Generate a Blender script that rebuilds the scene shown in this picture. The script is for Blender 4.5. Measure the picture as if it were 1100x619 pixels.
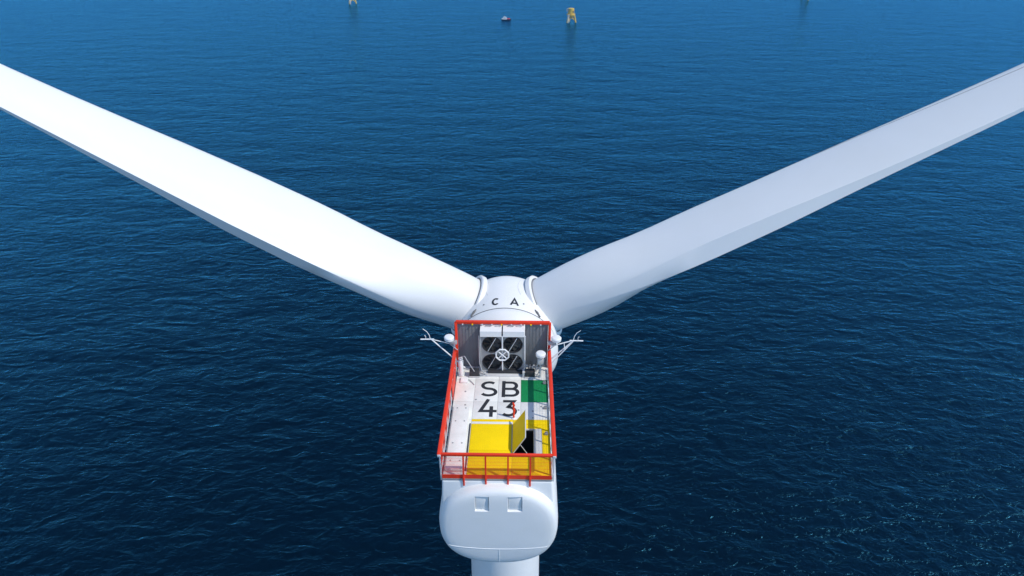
import bpy, bmesh, math, random
import numpy as np
from mathutils import Vector, Matrix

for o in list(bpy.data.objects):
    bpy.data.objects.remove(o)
scene = bpy.context.scene
COL = scene.collection
R = math.radians
rnd = random.Random(4)
ZR = 129.0                                   # height of the deck's top rail above the sea

# ------------------------------------------------------------------ camera, sky, sun, exposure
cam = bpy.data.cameras.new('camera')
cam.sensor_width = 36.0
cam.lens = 734.0 / 1100.0 * 36.0
cam.clip_start = 0.5
cam.clip_end = 120000
camo = bpy.data.objects.new('camera', cam)
COL.objects.link(camo)
camo.location = (1.49, -31.0, ZR + 29.8)
camo.rotation_euler = (R(90 - 30.3), 0, R(1.01))
scene.camera = camo

SUN_EL, SUN_AZ = 50.0, 112.0                 # azimuth clockwise from +Y
world = bpy.data.worlds.new('World')
scene.world = world
world.use_nodes = True
wn, wl = world.node_tree.nodes, world.node_tree.links
wn.clear()
sky = wn.new('ShaderNodeTexSky')
sky.sky_type = 'NISHITA'
sky.sun_disc = False
sky.sun_elevation = R(SUN_EL)
sky.sun_rotation = R(SUN_AZ)
sky.altitude = 100
sky.air_density = 1.0
sky.dust_density = 0.0
sky.ozone_density = 1.2
bg = wn.new('ShaderNodeBackground')
bg.inputs['Strength'].default_value = 0.15
wo = wn.new('ShaderNodeOutputWorld')
wl.new(sky.outputs[0], bg.inputs[0])
wl.new(bg.outputs[0], wo.inputs[0])

sun = bpy.data.lights.new('sun', 'SUN')
sun.energy = 2.5
sun.angle = R(0.53)
sun.color = (1.0, 0.94, 0.84)
suno = bpy.data.objects.new('sun', sun)
COL.objects.link(suno)
sd = Vector((math.cos(R(SUN_EL)) * math.sin(R(SUN_AZ)), math.cos(R(SUN_EL)) * math.cos(R(SUN_AZ)), math.sin(R(SUN_EL))))
suno.rotation_euler = sd.to_track_quat('Z', 'Y').to_euler()
suno.location = (60, -40, 220)

scene.view_settings.view_transform = 'Standard'
scene.view_settings.look = 'None'
scene.view_settings.gamma = 1.0
scene.view_settings.use_curve_mapping = False
scene.view_settings.exposure = 0.38

# ------------------------------------------------------------------ materials
MATS = {}


def paint(name, col, rough=0.4, var=0.06, scale=0.8, metal=0.0, spec=0.4, streak=False, bump=0.0):
    if name in MATS:
        return MATS[name]
    m = bpy.data.materials.new(name)
    m.use_nodes = True
    n, l = m.node_tree.nodes, m.node_tree.links
    b = n['Principled BSDF']
    tc = n.new('ShaderNodeTexCoord')
    mp = n.new('ShaderNodeMapping')
    mp.inputs['Scale'].default_value = (1, 1, 0.25) if streak else (1, 1, 1)
    l.new(tc.outputs['Object'], mp.inputs[0])
    t = n.new('ShaderNodeTexNoise')
    t.inputs['Scale'].default_value = scale
    t.inputs['Detail'].default_value = 7
    t.inputs['Roughness'].default_value = 0.65
    l.new(mp.outputs[0], t.inputs['Vector'])
    r = n.new('ShaderNodeValToRGB')
    r.color_ramp.elements[0].position = 0.3
    r.color_ramp.elements[1].position = 0.65
    lo = [c * (1 - var * 1.6) for c in col]
    r.color_ramp.elements[0].color = (lo[0], lo[1], lo[2] * 0.985, 1)
    r.color_ramp.elements[1].color = (*col, 1)
    l.new(t.outputs['Fac'], r.inputs[0])
    l.new(r.outputs[0], b.inputs['Base Color'])
    rr = n.new('ShaderNodeMapRange')
    rr.inputs['To Min'].default_value = min(1, rough * 1.25)
    rr.inputs['To Max'].default_value = rough * 0.85
    l.new(t.outputs['Fac'], rr.inputs['Value'])
    l.new(rr.outputs[0], b.inputs['Roughness'])
    b.inputs['Metallic'].default_value = metal
    b.inputs['Specular IOR Level'].default_value = spec
    if bump:
        t2 = n.new('ShaderNodeTexNoise')
        t2.inputs['Scale'].default_value = 40
        t2.inputs['Detail'].default_value = 3
        l.new(tc.outputs['Object'], t2.inputs['Vector'])
        bp = n.new('ShaderNodeBump')
        bp.inputs['Strength'].default_value = bump
        bp.inputs['Distance'].default_value = 0.01
        l.new(t2.outputs['Fac'], bp.inputs['Height'])
        l.new(bp.outputs[0], b.inputs['Normal'])
    MATS[name] = m
    return m


WHITE = paint('white_gelcoat', (0.80, 0.80, 0.80), 0.38, 0.03, 0.35)
BLADE = paint('blade_coating', (0.78, 0.785, 0.79), 0.42, 0.03, 0.12)
TAPE = paint('edge_tape', (0.68, 0.70, 0.74), 0.55, 0.06, 0.6)
TAPE_EDGE = paint('tape_edge', (0.16, 0.165, 0.18), 0.6, 0.1, 1.0)
SEAM = paint('joint_sealant', (0.16, 0.165, 0.17), 0.7, 0.1, 2.0)
PALE_SEAM = paint('pale_seam', (0.86, 0.86, 0.86), 0.5, 0.02, 2.0)
DECKW = paint('deck_white_paint', (0.80, 0.805, 0.77), 0.6, 0.09, 1.1, spec=0.15, bump=0.4)
DECKG = paint('deck_green_paint', (0.012, 0.27, 0.085), 0.6, 0.12, 1.3, spec=0.15, bump=0.4)
YELLOW = paint('deck_yellow_paint', (0.97, 0.69, 0.002), 0.6, 0.05, 1.0, spec=0.15, bump=0.4)
RED = paint('railing_red_paint', (0.80, 0.042, 0.010), 0.45, 0.08, 1.5)
BLACK = paint('black_lettering', (0.025, 0.028, 0.034), 0.6, 0.12, 2.0)
VOID = paint('hatch_shaft', (0.012, 0.012, 0.013), 0.8, 0.1, 1.0)
DGREY = paint('dark_grey_panel', (0.19, 0.195, 0.21), 0.5, 0.12, 1.6, streak=True)
MGREY = paint('mid_grey_box', (0.30, 0.31, 0.32), 0.5, 0.1, 2.0)
LGREY = paint('light_grey_frame', (0.62, 0.63, 0.64), 0.5, 0.08, 2.0)
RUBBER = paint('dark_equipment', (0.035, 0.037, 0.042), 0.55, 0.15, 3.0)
FANB = paint('fan_blade', (0.05, 0.047, 0.042), 0.45, 0.2, 3.0)
STEEL = paint('galvanised_steel', (0.52, 0.54, 0.56), 0.42, 0.12, 3.0, metal=0.5)
LENS = paint('lamp_dome', (0.82, 0.83, 0.84), 0.18, 0.02, 3.0, spec=0.6)
JACKET = paint('foundation_yellow', (0.80, 0.52, 0.06), 0.55, 0.15, 0.3)
GROWTH = paint('splash_zone', (0.10, 0.075, 0.04), 0.8, 0.3, 0.6)
HULL = paint('boat_hull_black', (0.02, 0.022, 0.03), 0.4, 0.1, 1.0)
BOATW = paint('boat_white', (0.82, 0.82, 0.82), 0.4, 0.04, 1.0)
BOATR = paint('boat_red', (0.62, 0.035, 0.03), 0.45, 0.08, 1.0)
GLASS = paint('dark_window', (0.02, 0.025, 0.03), 0.1, 0.05, 1.0, spec=0.7)


# ------------------------------------------------------------------ mesh helpers
class MB:
    def __init__(self):
        self.v, self.f, self.m = [], [], []

    def add(self, vs, fs, mi=0):
        k = len(self.v)
        self.v += [tuple(p) for p in vs]
        self.f += [tuple(i + k for i in f) for f in fs]
        self.m += [mi] * len(fs)
        return self

    def box(self, x0, x1, y0, y1, z0, z1, mi=0):
        vs = [(x, y, z) for z in (z0, z1) for y in (y0, y1) for x in (x0, x1)]
        return self.add(vs, [(0, 2, 3, 1), (4, 5, 7, 6), (0, 1, 5, 4), (2, 6, 7, 3), (0, 4, 6, 2), (1, 3, 7, 5)], mi)

    def cbox(self, x0, x1, y0, y1, z0, z1, c=0.03, mi=0):
        """box with chamfered edges"""
        b = bmesh.new()
        bmesh.ops.create_cube(b, size=1.0)
        for v in b.verts:
            v.co = ((x0 + x1) / 2 + v.co.x * (x1 - x0), (y0 + y1) / 2 + v.co.y * (y1 - y0), (z0 + z1) / 2 + v.co.z * (z1 - z0))
        c = min(c, 0.45 * min(x1 - x0, y1 - y0, z1 - z0))
        bmesh.ops.bevel(b, geom=b.edges[:], offset=c, segments=2, affect='EDGES', profile=0.5)
        b.verts.index_update()
        self.add([v.co[:] for v in b.verts], [[v.index for v in f.verts] for f in b.faces], mi)
        b.free()
        return self

    def hexa(self, p, mi=0):
        """8 points: bottom loop then top loop (counter-clockwise from above)"""
        return self.add(p, [(3, 2, 1, 0), (4, 5, 6, 7), (0, 1, 5, 4), (1, 2, 6, 5), (2, 3, 7, 6), (3, 0, 4, 7)], mi)

    def tube(self, pts, r, n=10, mi=0, cap=True):
        pts = [Vector(p) for p in pts]
        rs = r if isinstance(r, (list, tuple)) else [r] * len(pts)
        vs, fs = [], []
        prev = None
        for i, p in enumerate(pts):
            d = (pts[min(i + 1, len(pts) - 1)] - pts[max(i - 1, 0)]).normalized()
            if prev is None:
                h = Vector((0, 0, 1)) if abs(d.z) < 0.9 else Vector((1, 0, 0))
                a = d.cross(h).normalized()
            else:
                a = (prev - d * prev.dot(d)).normalized()
            prev = a
            b = d.cross(a)
            for k in range(n):
                t = 2 * math.pi * k / n
                vs.append(p + (a * math.cos(t) + b * math.sin(t)) * rs[i])
        for i in range(len(pts) - 1):
            for k in range(n):
                fs.append((i * n + k, i * n + (k + 1) % n, (i + 1) * n + (k + 1) % n, (i + 1) * n + k))
        if cap:
            fs.append(tuple(range(n - 1, -1, -1)))
            fs.append(tuple((len(pts) - 1) * n + k for k in range(n)))
        return self.add(vs, fs, mi)

    def lathe(self, prof, origin, axis, n=64, mi=0):
        """prof: list of (s along axis, radius); closes where radius is 0"""
        o, a = Vector(origin), Vector(axis).normalized()
        h = Vector((0, 0, 1)) if abs(a.z) < 0.9 else Vector((0, 1, 0))
        u = a.cross(h).normalized()
        w = u.cross(a)
        vs, fs, rings = [], [], []
        for s, r in prof:
            if r < 1e-6:
                rings.append([len(vs)])
                vs.append(o + a * s)
            else:
                rings.append(list(range(len(vs), len(vs) + n)))
                for k in range(n):
                    t = 2 * math.pi * k / n
                    vs.append(o + a * s + (u * math.cos(t) + w * math.sin(t)) * r)
        for A, B in zip(rings, rings[1:]):
            for k in range(n):
                q = (k + 1) % n
                if len(A) == 1 and len(B) == 1:
                    continue
                if len(A) == 1:
                    fs.append((A[0], B[q], B[k]))
                elif len(B) == 1:
                    fs.append((A[k], A[q], B[0]))
                else:
                    fs.append((A[k], A[q], B[q], B[k]))
        return self.add(vs, fs, mi)

    def prism(self, poly, fmap, t, mi=0):
        """2D polygon mapped by fmap(u, v, h); thickness t"""
        n = len(poly)
        vs = [fmap(u, v, 0) for u, v in poly] + [fmap(u, v, t) for u, v in poly]
        fs = [tuple(range(n - 1, -1, -1)), tuple(range(n, 2 * n))] + [(i, (i + 1) % n, n + (i + 1) % n, n + i) for i in range(n)]
        return self.add(vs, fs, mi)

    def stroke(self, pts, w, fmap, t, mi=0, close=False):
        """constant-width flat stroke along a 2D polyline, mapped by fmap"""
        P = [Vector((p[0], p[1])) for p in pts]
        n = len(P)
        L, Q = [], []
        for i in range(n):
            if close:
                a, b = P[i] - P[i - 1], P[(i + 1) % n] - P[i]
            else:
                a = P[i] - P[i - 1] if i else P[1] - P[0]
                b = P[i + 1] - P[i] if i < n - 1 else P[-1] - P[-2]
            a.normalize(); b.normalize()
            na, nb = Vector((-a.y, a.x)), Vector((-b.y, b.x))
            m = (na + nb).normalized()
            k = 0.5 * w / max(0.45, m.dot(na))
            L.append(P[i] + m * k)
            Q.append(P[i] - m * k)
        vs = [fmap(p.x, p.y, t) for p in L] + [fmap(p.x, p.y, t) for p in Q] + [fmap(p.x, p.y, 0) for p in L] + [fmap(p.x, p.y, 0) for p in Q]
        fs = []
        for i in range(n if close else n - 1):
            j = (i + 1) % n
            fs += [(i, n + i, n + j, j), (2 * n + i, i, j, 2 * n + j), (n + i, 3 * n + i, 3 * n + j, n + j)]
        return self.add(vs, fs, mi)

    def build(self, name, mats, parent=None, smooth=35, fix=False):
        if not isinstance(mats, (list, tuple)):
            mats = [mats]
        xs = np.array(self.v)
        c = (xs.min(0) + xs.max(0)) / 2
        c[2] = xs[:, 2].min()
        me = bpy.data.meshes.new(name)
        me.from_pydata((xs - c).tolist(), [], self.f)
        for m in mats:
            me.materials.append(m)
        me.polygons.foreach_set('material_index', self.m)
        b = bmesh.new()
        b.from_mesh(me)
        if fix:
            bmesh.ops.recalc_face_normals(b, faces=b.faces[:])
        th = R(smooth)
        for f in b.faces:
            f.smooth = True
        for e in b.edges:
            if len(e.link_faces) == 2 and e.calc_face_angle(0) > th:
                e.smooth = False
        b.to_mesh(me)
        b.free()
        o = bpy.data.objects.new(name, me)
        COL.objects.link(o)
        WLOC[o] = Vector(c)
        if parent:
            o.parent = parent
            o.location = Vector(c) - WLOC[parent]
        else:
            o.location = c
        return o


WLOC = {}


def tag(o, label=None, cat=None, group=None, kind=None):
    if label: o['label'] = label
    if cat: o['category'] = cat
    if group: o['group'] = group
    if kind: o['kind'] = kind
    return o


def thing(name, loc, label, cat, group=None):
    o = bpy.data.objects.new(name, None)
    o.empty_display_size = 0.5
    COL.objects.link(o)
    o.location = loc
    WLOC[o] = Vector(loc)
    return tag(o, label, cat, group)


def twin(src, parent, world_loc, name=None):
    """a copy of a part sharing its mesh"""
    c = src.copy()
    COL.objects.link(c)
    c.parent = parent
    WLOC[c] = Vector(world_loc)
    c.location = WLOC[c] - WLOC[parent] if parent else WLOC[c]
    return c


def arc(cx, cy, rx, ry, a0, a1, n=14):
    return [(cx + rx * math.cos(R(a0 + (a1 - a0) * i / n)), cy + ry * math.sin(R(a0 + (a1 - a0) * i / n))) for i in range(n + 1)]


# ------------------------------------------------------------------ the sea
def sea_material():
    m = bpy.data.materials.new('sea_water')
    m.use_nodes = True
    n, l = m.node_tree.nodes, m.node_tree.links
    n.clear()
    body = n.new('ShaderNodeBsdfDiffuse')              # light scattered back out of the water
    gloss = n.new('ShaderNodeBsdfGlossy')              # sky mirrored in the surface
    gloss.inputs['Color'].default_value = (0.12, 0.585, 1.0, 1)
    gloss.inputs['Roughness'].default_value = 0.18
    fres = n.new('ShaderNodeFresnel')
    fres.inputs['IOR'].default_value = 1.333
    mixs = n.new('ShaderNodeMixShader')
    out = n.new('ShaderNodeOutputMaterial')
    l.new(fres.outputs[0], mixs.inputs[0])
    l.new(body.outputs[0], mixs.inputs[1])
    l.new(gloss.outputs[0], mixs.inputs[2])
    l.new(mixs.outputs[0], out.inputs['Surface'])
    tc = n.new('ShaderNodeTexCoord')

    def noise(scale, rot, stretch, detail, rough, dist=0.0, lac=2.0):
        mp = n.new('ShaderNodeMapping')
        mp.inputs['Rotation'].default_value = (0, 0, R(rot))
        mp.inputs['Scale'].default_value = (stretch, 1, 1)
        l.new(tc.outputs['Object'], mp.inputs[0])
        t = n.new('ShaderNodeTexNoise')
        t.inputs['Scale'].default_value = scale
        t.inputs['Detail'].default_value = detail
        t.inputs['Roughness'].default_value = rough
        t.inputs['Distortion'].default_value = dist
        t.inputs['Lacunarity'].default_value = lac
        l.new(mp.outputs[0], t.inputs['Vector'])
        return t.outputs['Fac']

    def mul(a, k):
        x = n.new('ShaderNodeMath'); x.operation = 'MULTIPLY'
        l.new(a, x.inputs[0]); x.inputs[1].default_value = k
        return x.outputs[0]

    def add(a, c):
        x = n.new('ShaderNodeMath'); x.operation = 'ADD'
        l.new(a, x.inputs[0]); l.new(c, x.inputs[1])
        return x.outputs[0]

    def ridge(a):
        # 1-|2x-1| : sharper crests than troughs
        x = n.new('ShaderNodeMath'); x.operation = 'MULTIPLY_ADD'
        l.new(a, x.inputs[0]); x.inputs[1].default_value = 2; x.inputs[2].default_value = -1
        y = n.new('ShaderNodeMath'); y.operation = 'ABSOLUTE'
        l.new(x.outputs[0], y.inputs[0])
        z = n.new('ShaderNodeMath'); z.operation = 'SUBTRACT'
        z.inputs[0].default_value = 1; l.new(y.outputs[0], z.inputs[1])
        return z.outputs[0]

    big = noise(0.045, 8, 0.45, 2, 0.5)
    mid = ridge(noise(0.13, -14, 0.5, 2, 0.5, 0.4))
    small = ridge(noise(0.34, 12, 0.6, 3, 0.55, 0.6))
    fine = noise(1.3, -5, 0.7, 3, 0.6, 0.3)
    h = add(add(mul(big, 2.4), mul(mid, 1.05)), add(mul(small, 0.50), mul(fine, 0.22)))
    bp = n.new('ShaderNodeBump')
    bp.inputs['Strength'].default_value = 1.0
    bp.inputs['Distance'].default_value = 1.0
    l.new(h, bp.inputs['Height'])
    for nd in (gloss, fres):
        l.new(bp.outputs[0], nd.inputs['Normal'])
    # slow drift of the water's own colour, and sparse flecks of foam on the crests
    patch = noise(0.006, 20, 0.5, 3, 0.55)
    cr = n.new('ShaderNodeValToRGB')
    cr.color_ramp.elements[0].position = 0.3
    cr.color_ramp.elements[0].color = (0.0, 0.0012, 0.0030, 1)
    cr.color_ramp.elements[1].position = 0.7
    cr.color_ramp.elements[1].color = (0.0, 0.0024, 0.0050, 1)
    l.new(patch, cr.inputs[0])
    foam_a = noise(0.55, 10, 0.5, 4, 0.7, 0.5)
    foam_b = noise(0.035, 0, 0.8, 2, 0.5)
    fm = n.new('ShaderNodeMath'); fm.operation = 'MULTIPLY'
    l.new(foam_a, fm.inputs[0]); l.new(foam_b, fm.inputs[1])
    fr = n.new('ShaderNodeValToRGB')
    fr.color_ramp.elements[0].position = 0.532
    fr.color_ramp.elements[0].color = (0, 0, 0, 1)
    fr.color_ramp.elements[1].position = 0.60
    fr.color_ramp.elements[1].color = (0.8, 0.8, 0.8, 1)
    l.new(fm.outputs[0], fr.inputs[0])
    mx = n.new('ShaderNodeMix'); mx.data_type = 'RGBA'
    l.new(fr.outputs[0], mx.inputs['Factor'])
    l.new(cr.outputs[0], mx.inputs['A'])
    mx.inputs['B'].default_value = (0.50, 0.58, 0.64, 1)
    l.new(mx.outputs['Result'], body.inputs['Color'])
    return m


s = 20000
sea = MB().add([(-s, -s, 0), (s, -s, 0), (s, s, 0), (-s, s, 0)], [(0, 1, 2, 3)]).build('sea', sea_material())
tag(sea, kind='structure')

# ------------------------------------------------------------------ the turbine
TX, TY = 0.25, 7.0
T = thing('wind_turbine', (TX, TY, 0), 'white offshore wind turbine with feathered blades, rising in front of the open sea', 'wind turbine')


def Z(z):
    return ZR + z


# tower: three cans with flange rings
tw = MB()
tw.lathe([(-3, 3.9), (0, 3.9), (40, 3.55), (80, 3.15), (ZR - 15.5, 2.8), (ZR - 9.0, 2.72)], (TX, TY, 0), (0, 0, 1), 72)
tower = tw.build('tower', WHITE, T)
for z in (22, 62, ZR - 22):
    r = 3.9 - z * 0.0105 + 0.03
    MB().lathe([(0, r - .2), (0, r), (0.12, r), (0.12, r - .2)], (TX, TY, z), (0, 0, 1), 64).build('flange_joint', LGREY, tower)

# nacelle housing: rounded barrel with a nearly flat rear end
NX, NZ, NA, NB, NE = 0.08, -5.66, 3.86, 3.45, 2.3


def nac_pt(t, k, y):
    c, s_ = math.cos(t), math.sin(t)
    x = math.copysign(abs(c) ** (2 / NE), c) * NA * k
    z = math.copysign(abs(s_) ** (2 / NE), s_) * NB * k
    if z < 0:                                     # belly a touch deeper
        z *= 1.06
    yy = y
    if y < 0.5 and z < -1.6:                      # rear end tucks in under the seam
        yy = y + 0.04 * (-(z + 1.6)) ** 1.6
    return (NX + x, yy, Z(NZ + z))


nb = MB()
NPR = [(0.0, -1.12), (0.3, -1.11), (0.55, -1.095), (0.75, -1.07), (0.86, -1.03), (0.92, -0.97), (0.955, -0.87), (0.98, -0.70), (0.994, -0.45), (1.0, -0.1), (1.0, 0.6), (1.0, 4), (1.0, 8), (1.0, 12.2), (0.93, 12.9)]
n = 128
vs, fs, rings = [], [], []
for k, y in NPR:
    if k == 0:
        rings.append([0]); vs.append((NX, y, Z(NZ)))
    else:
        rings.append(list(range(len(vs), len(vs) + n)))
        vs += [nac_pt(2 * math.pi * i / n, k, y) for i in range(n)]
for A, B in zip(rings, rings[1:]):
    for i in range(n):
        j = (i + 1) % n
        fs.append((A[0], B[i], B[j]) if len(A) == 1 else (A[i], B[i], B[j], A[j]))
fs.append(tuple(reversed(rings[-1])))
nb.add(vs, fs)
nac = nb.build('nacelle_housing', WHITE, T, fix=True)

# two recessed square hatches in the rear end, cut with a boolean and closed by a plate
HATCH = [(-1.47, -0.36), (0.58, 1.72)]
HZ0, HZ1 = -4.02, -2.66
cut = MB()
for x0, x1 in HATCH:
    cut.hexa([(x0, -1.6, Z(HZ0 - .06)), (x1, -1.6, Z(HZ0 - .06)), (x1 - .14, -0.90, Z(HZ0 + .12)), (x0 + .14, -0.90, Z(HZ0 + .12)),
              (x0, -1.6, Z(HZ1 + .06)), (x1, -1.6, Z(HZ1 + .06)), (x1 - .14, -0.90, Z(HZ1 - .10)), (x0 + .14, -0.90, Z(HZ1 - .10))])
SHAFT = (0.98, 2.34, 1.80, 4.12)
cut.box(*SHAFT, Z(-4.9), Z(-1.0))
cuto = cut.build('hatch_cutter', WHITE, fix=True)


def carve(o, cutter):
    md = o.modifiers.new('cut', 'BOOLEAN')
    md.operation = 'DIFFERENCE'
    md.object = cutter
    md.solver = 'EXACT'
    bpy.context.view_layer.update()
    dg = bpy.context.evaluated_depsgraph_get()
    newme = bpy.data.meshes.new_from_object(o.evaluated_get(dg))
    o.modifiers.clear()
    o.data = newme
    bpy.data.objects.remove(cutter)
    b = bmesh.new(); b.from_mesh(newme)
    for e in b.edges:
        if len(e.link_faces) == 2:
            e.smooth = e.calc_face_angle(0) <= R(30)
    b.to_mesh(newme); b.free()


carve(nac, cuto)
for x0, x1 in HATCH:
    pl = MB().cbox(x0 + .17, x1 - .17, -0.955, -0.88, Z(HZ0 + .16), Z(HZ1 - .13), 0.02).build('rear_hatch', WHITE, nac)


# seams on the rear end, laid as thin raised strips that follow the shell
def rear_y(x, z):
    """front-most y of the rear end at local x (from NX), z (from NZ)"""
    k = ((abs(x) / NA) ** NE + (abs(z) / (NB * (1.06 if z < 0 else 1))) ** NE) ** (1 / NE)
    ks, ys = [p[0] for p in NPR[:10]], [p[1] for p in NPR[:10]]
    y = float(np.interp(k, ks, ys))
    if z < -1.6:
        y += 0.04 * (-(z + 1.6)) ** 1.6
    return y


def strip(path, w, name, mat, parent):
    m = MB()
    top, bot = [], []
    for x, z in path:
        y = rear_y(x, z)
        top.append((NX + x, y, Z(NZ + z)))
    m.tube(top, w, 6)
    return m.build(name, mat, parent)


strip([(-3.35 + 6.7 * i / 40, -1.55 - 0.22 * math.cos(math.pi * (i / 40 - .5))) for i in range(41)], 0.022, 'panel_seam', PALE_SEAM, nac)
strip([(0.05, -1.79 - 1.7 * i / 12) for i in range(13)], 0.022, 'panel_seam', PALE_SEAM, nac)

# deck fairing: box that carries the platform on the barrel
DK = -1.9
fa = MB()
x0, x1, y0, y1 = -3.42, 3.46, -0.36, 11.7
fa.hexa([(x0 - .18, y0 - .03, Z(-5.2)), (x1 + .18, y0 - .03, Z(-5.2)), (x1 + .18, y1, Z(-5.2)), (x0 - .18, y1, Z(-5.2)),
         (x0, y0, Z(DK - .16)), (x1, y0, Z(DK - .16)), (x1, y1, Z(DK - .16)), (x0, y1, Z(DK - .16))])
fairing = fa.build('deck_fairing', WHITE, T)
bv = fairing.modifiers.new('bevel', 'BEVEL'); bv.width = 0.12; bv.segments = 3
carve(fairing, MB().box(*SHAFT, Z(-4.9), Z(-1.0)).build('shaft_cutter', WHITE))

# deck floor: white plates around the hatch opening, each a plate with a joint
HX0, HX1, HY0, HY1 = 0.98, 2.34, 1.80, 4.12
floor = MB().box(x0 + .02, HX0, y0 + .03, y1 - .02, Z(DK - .15), Z(DK - .03)).box(HX0, HX1, HY1, y1 - .02, Z(DK - .15), Z(DK - .03)).box(
    HX0, HX1, y0 + .03, HY0, Z(DK - .15), Z(DK - .03)).box(HX1, x1 - .02, y0 + .03, y1 - .02, Z(DK - .15), Z(DK - .03)).build('deck_floor', MGREY, T)
GX = 1.45                                         # where the green field begins


def plate(xa, xb, ya, yb, mat, name='deck_plate'):
    g = 0.008
    return MB().cbox(xa + g, xb - g, ya + g, yb - g, Z(DK - .035), Z(DK), 0.008).build(name, mat, floor)


ys = [5.22, 7.08, 9.64, 11.6]
for ya, yb in zip(ys, ys[1:]):
    plate(-3.38, -1.93, ya, yb, DECKW)
    plate(-1.93, -0.20, ya, yb, DECKW)
    plate(-0.20, GX, ya, yb, DECKW)
    if ya == 7.08:
        plate(GX, 3.42, ya, yb, DECKG, 'green_deck_plate')
    else:
        plate(GX, 3.42, ya, yb, DECKW)
# yellow landing field around the hatch; white margin strips
plate(-3.38, -1.93, -0.30, 2.4, DECKW); plate(-3.38, -1.93, 2.4, 5.22, DECKW)
plate(-1.93, HX0 - .06, 4.98, 5.22, YELLOW, 'yellow_marking_strip')
plate(-1.93, HX0 - .06, 4.74, 4.98, DECKW)
plate(HX0 - .06, 3.42, 4.74, 5.22, YELLOW, 'yellow_marking_strip')
plate(-1.93, HX0 - .06, 2.2, 4.74, YELLOW, 'yellow_deck_plate')
plate(-1.93, HX0 - .06, -0.30, 2.2, YELLOW, 'yellow_deck_plate')
plate(HX0 - .06, 3.42, HY1 + .10, 4.74, YELLOW, 'yellow_deck_plate')
plate(HX1 + .55, 3.42, HY0 - .06, HY1 + .10, YELLOW, 'yellow_deck_plate')
plate(HX0 - .06, 3.42, -0.30, HY0 - .06, YELLOW, 'yellow_deck_plate')

# hatch shaft, coaming and open lid
hs = MB()
hs.add([(x, y, Z(z)) for z in (DK - 2.9, DK - .03) for x, y in ((HX0 + .01, HY0 + .01), (HX1 - .01, HY0 + .01), (HX1 - .01, HY1 - .01), (HX0 + .01, HY1 - .01))],
       [(0, 1, 2, 3), (0, 4, 5, 1), (1, 5, 6, 2), (2, 6, 7, 3), (3, 7, 4, 0)])
hs.build('hatch_shaft', VOID, floor)
co = MB()
co.cbox(HX1 - .02, HX1 + .53, HY0 - .05, HY1 + .08, Z(DK - .03), Z(DK + .10), 0.03)
co.cbox(HX0 - .05, HX1 - .02, HY1, HY1 + .08, Z(DK - .03), Z(DK + .10), 0.02)
co.cbox(HX0 - .05, HX1 - .02, HY0 - .05, HY0, Z(DK - .03), Z(DK + .10), 0.02)
co.build('hatch_coaming', LGREY, floor)
hx, lx, lh = 0.90, 1.74, 1.36                     # hinge x, lean and height of the lid


def lid_pt(v, y, o=0):                            # v 0..1 up the lid, o thickness offset to the right
    nx, nz = lh / math.hypot(lh, lx - hx), -(lx - hx) / math.hypot(lh, lx - hx)
    return (hx + (lx - hx) * v + nx * o, y, Z(DK + .04 + lh * v + nz * o))


lm = MB()
ya, yb, ym = 1.85, 4.62, 1.95
lm.hexa([lid_pt(0, ya), lid_pt(0, ya, .07), lid_pt(0, yb, .07), lid_pt(0, yb), lid_pt(1, ym), lid_pt(1, ym, .07), lid_pt(1, yb - .05, .07), lid_pt(1, yb - .05)])
lid = lm.build('hatch_lid', YELLOW, T)
tag(lid, 'yellow hatch lid standing open over the dark shaft')
ed = MB()
ed.tube([lid_pt(1, ym - .03, .035), lid_pt(1, yb, .035)], .035, 8)
ed.tube([lid_pt(.02, ya - .03, .035), lid_pt(1, ym - .03, .035)], .03, 8)
ed.build('edge_trim', LGREY, lid)
st = MB().tube([lid_pt(.55, ya + .1, .1), (1.95, ya - .1, Z(DK + .08))], .025, 8)
st.build('lid_stay', STEEL, lid)
hg = MB().tube([(hx, ya, Z(DK + .03)), (hx, yb, Z(DK + .03))], .045, 8)
hg.build('hinge', MGREY, lid)

# raised white cover along the left side, with bolts; a dark tube paints the shade of its gap
cv = MB().cbox(-3.28, -2.16, 0.25, 6.4, Z(DK), Z(DK + .22), 0.04).build('side_cover', DECKW, T)
for bx in (-3.0, -2.4):
    for by in (1.0, 2.6, 4.75, 6.1):
        MB().lathe([(0, .05), (.03, .05), (.04, 0)], (bx, by, Z(DK + .22)), (0, 0, 1), 10).build('bolt', MGREY, cv)
MB().tube([(-2.0, 0.3, Z(DK + .04)), (-2.0, 4.7, Z(DK + .04))], .045, 8).build('gap_shade', RUBBER, T)


# writing on the deck
def deck_map(u, v, h):
    return (u, v, Z(DK + .004) + h)


def letter(name, parts, w, x0, x1, y0, y1, fmap, parent, t=0.004, mat=BLACK):
    """parts are strokes in a unit box, scaled so that the stroke's outer edge fills the box"""
    m = MB()
    hw = w / 2
    for q, (pts, close) in enumerate(parts):
        P = [(x0 + hw + a * (x1 - x0 - w), y0 + hw + b_ * (y1 - y0 - w)) for a, b_ in pts]
        m.stroke(P, w, lambda u, v, h, q=q: fmap(u, v, h + q * 0.0012), t, close=close)
    return m.build(name, mat, parent)


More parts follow.
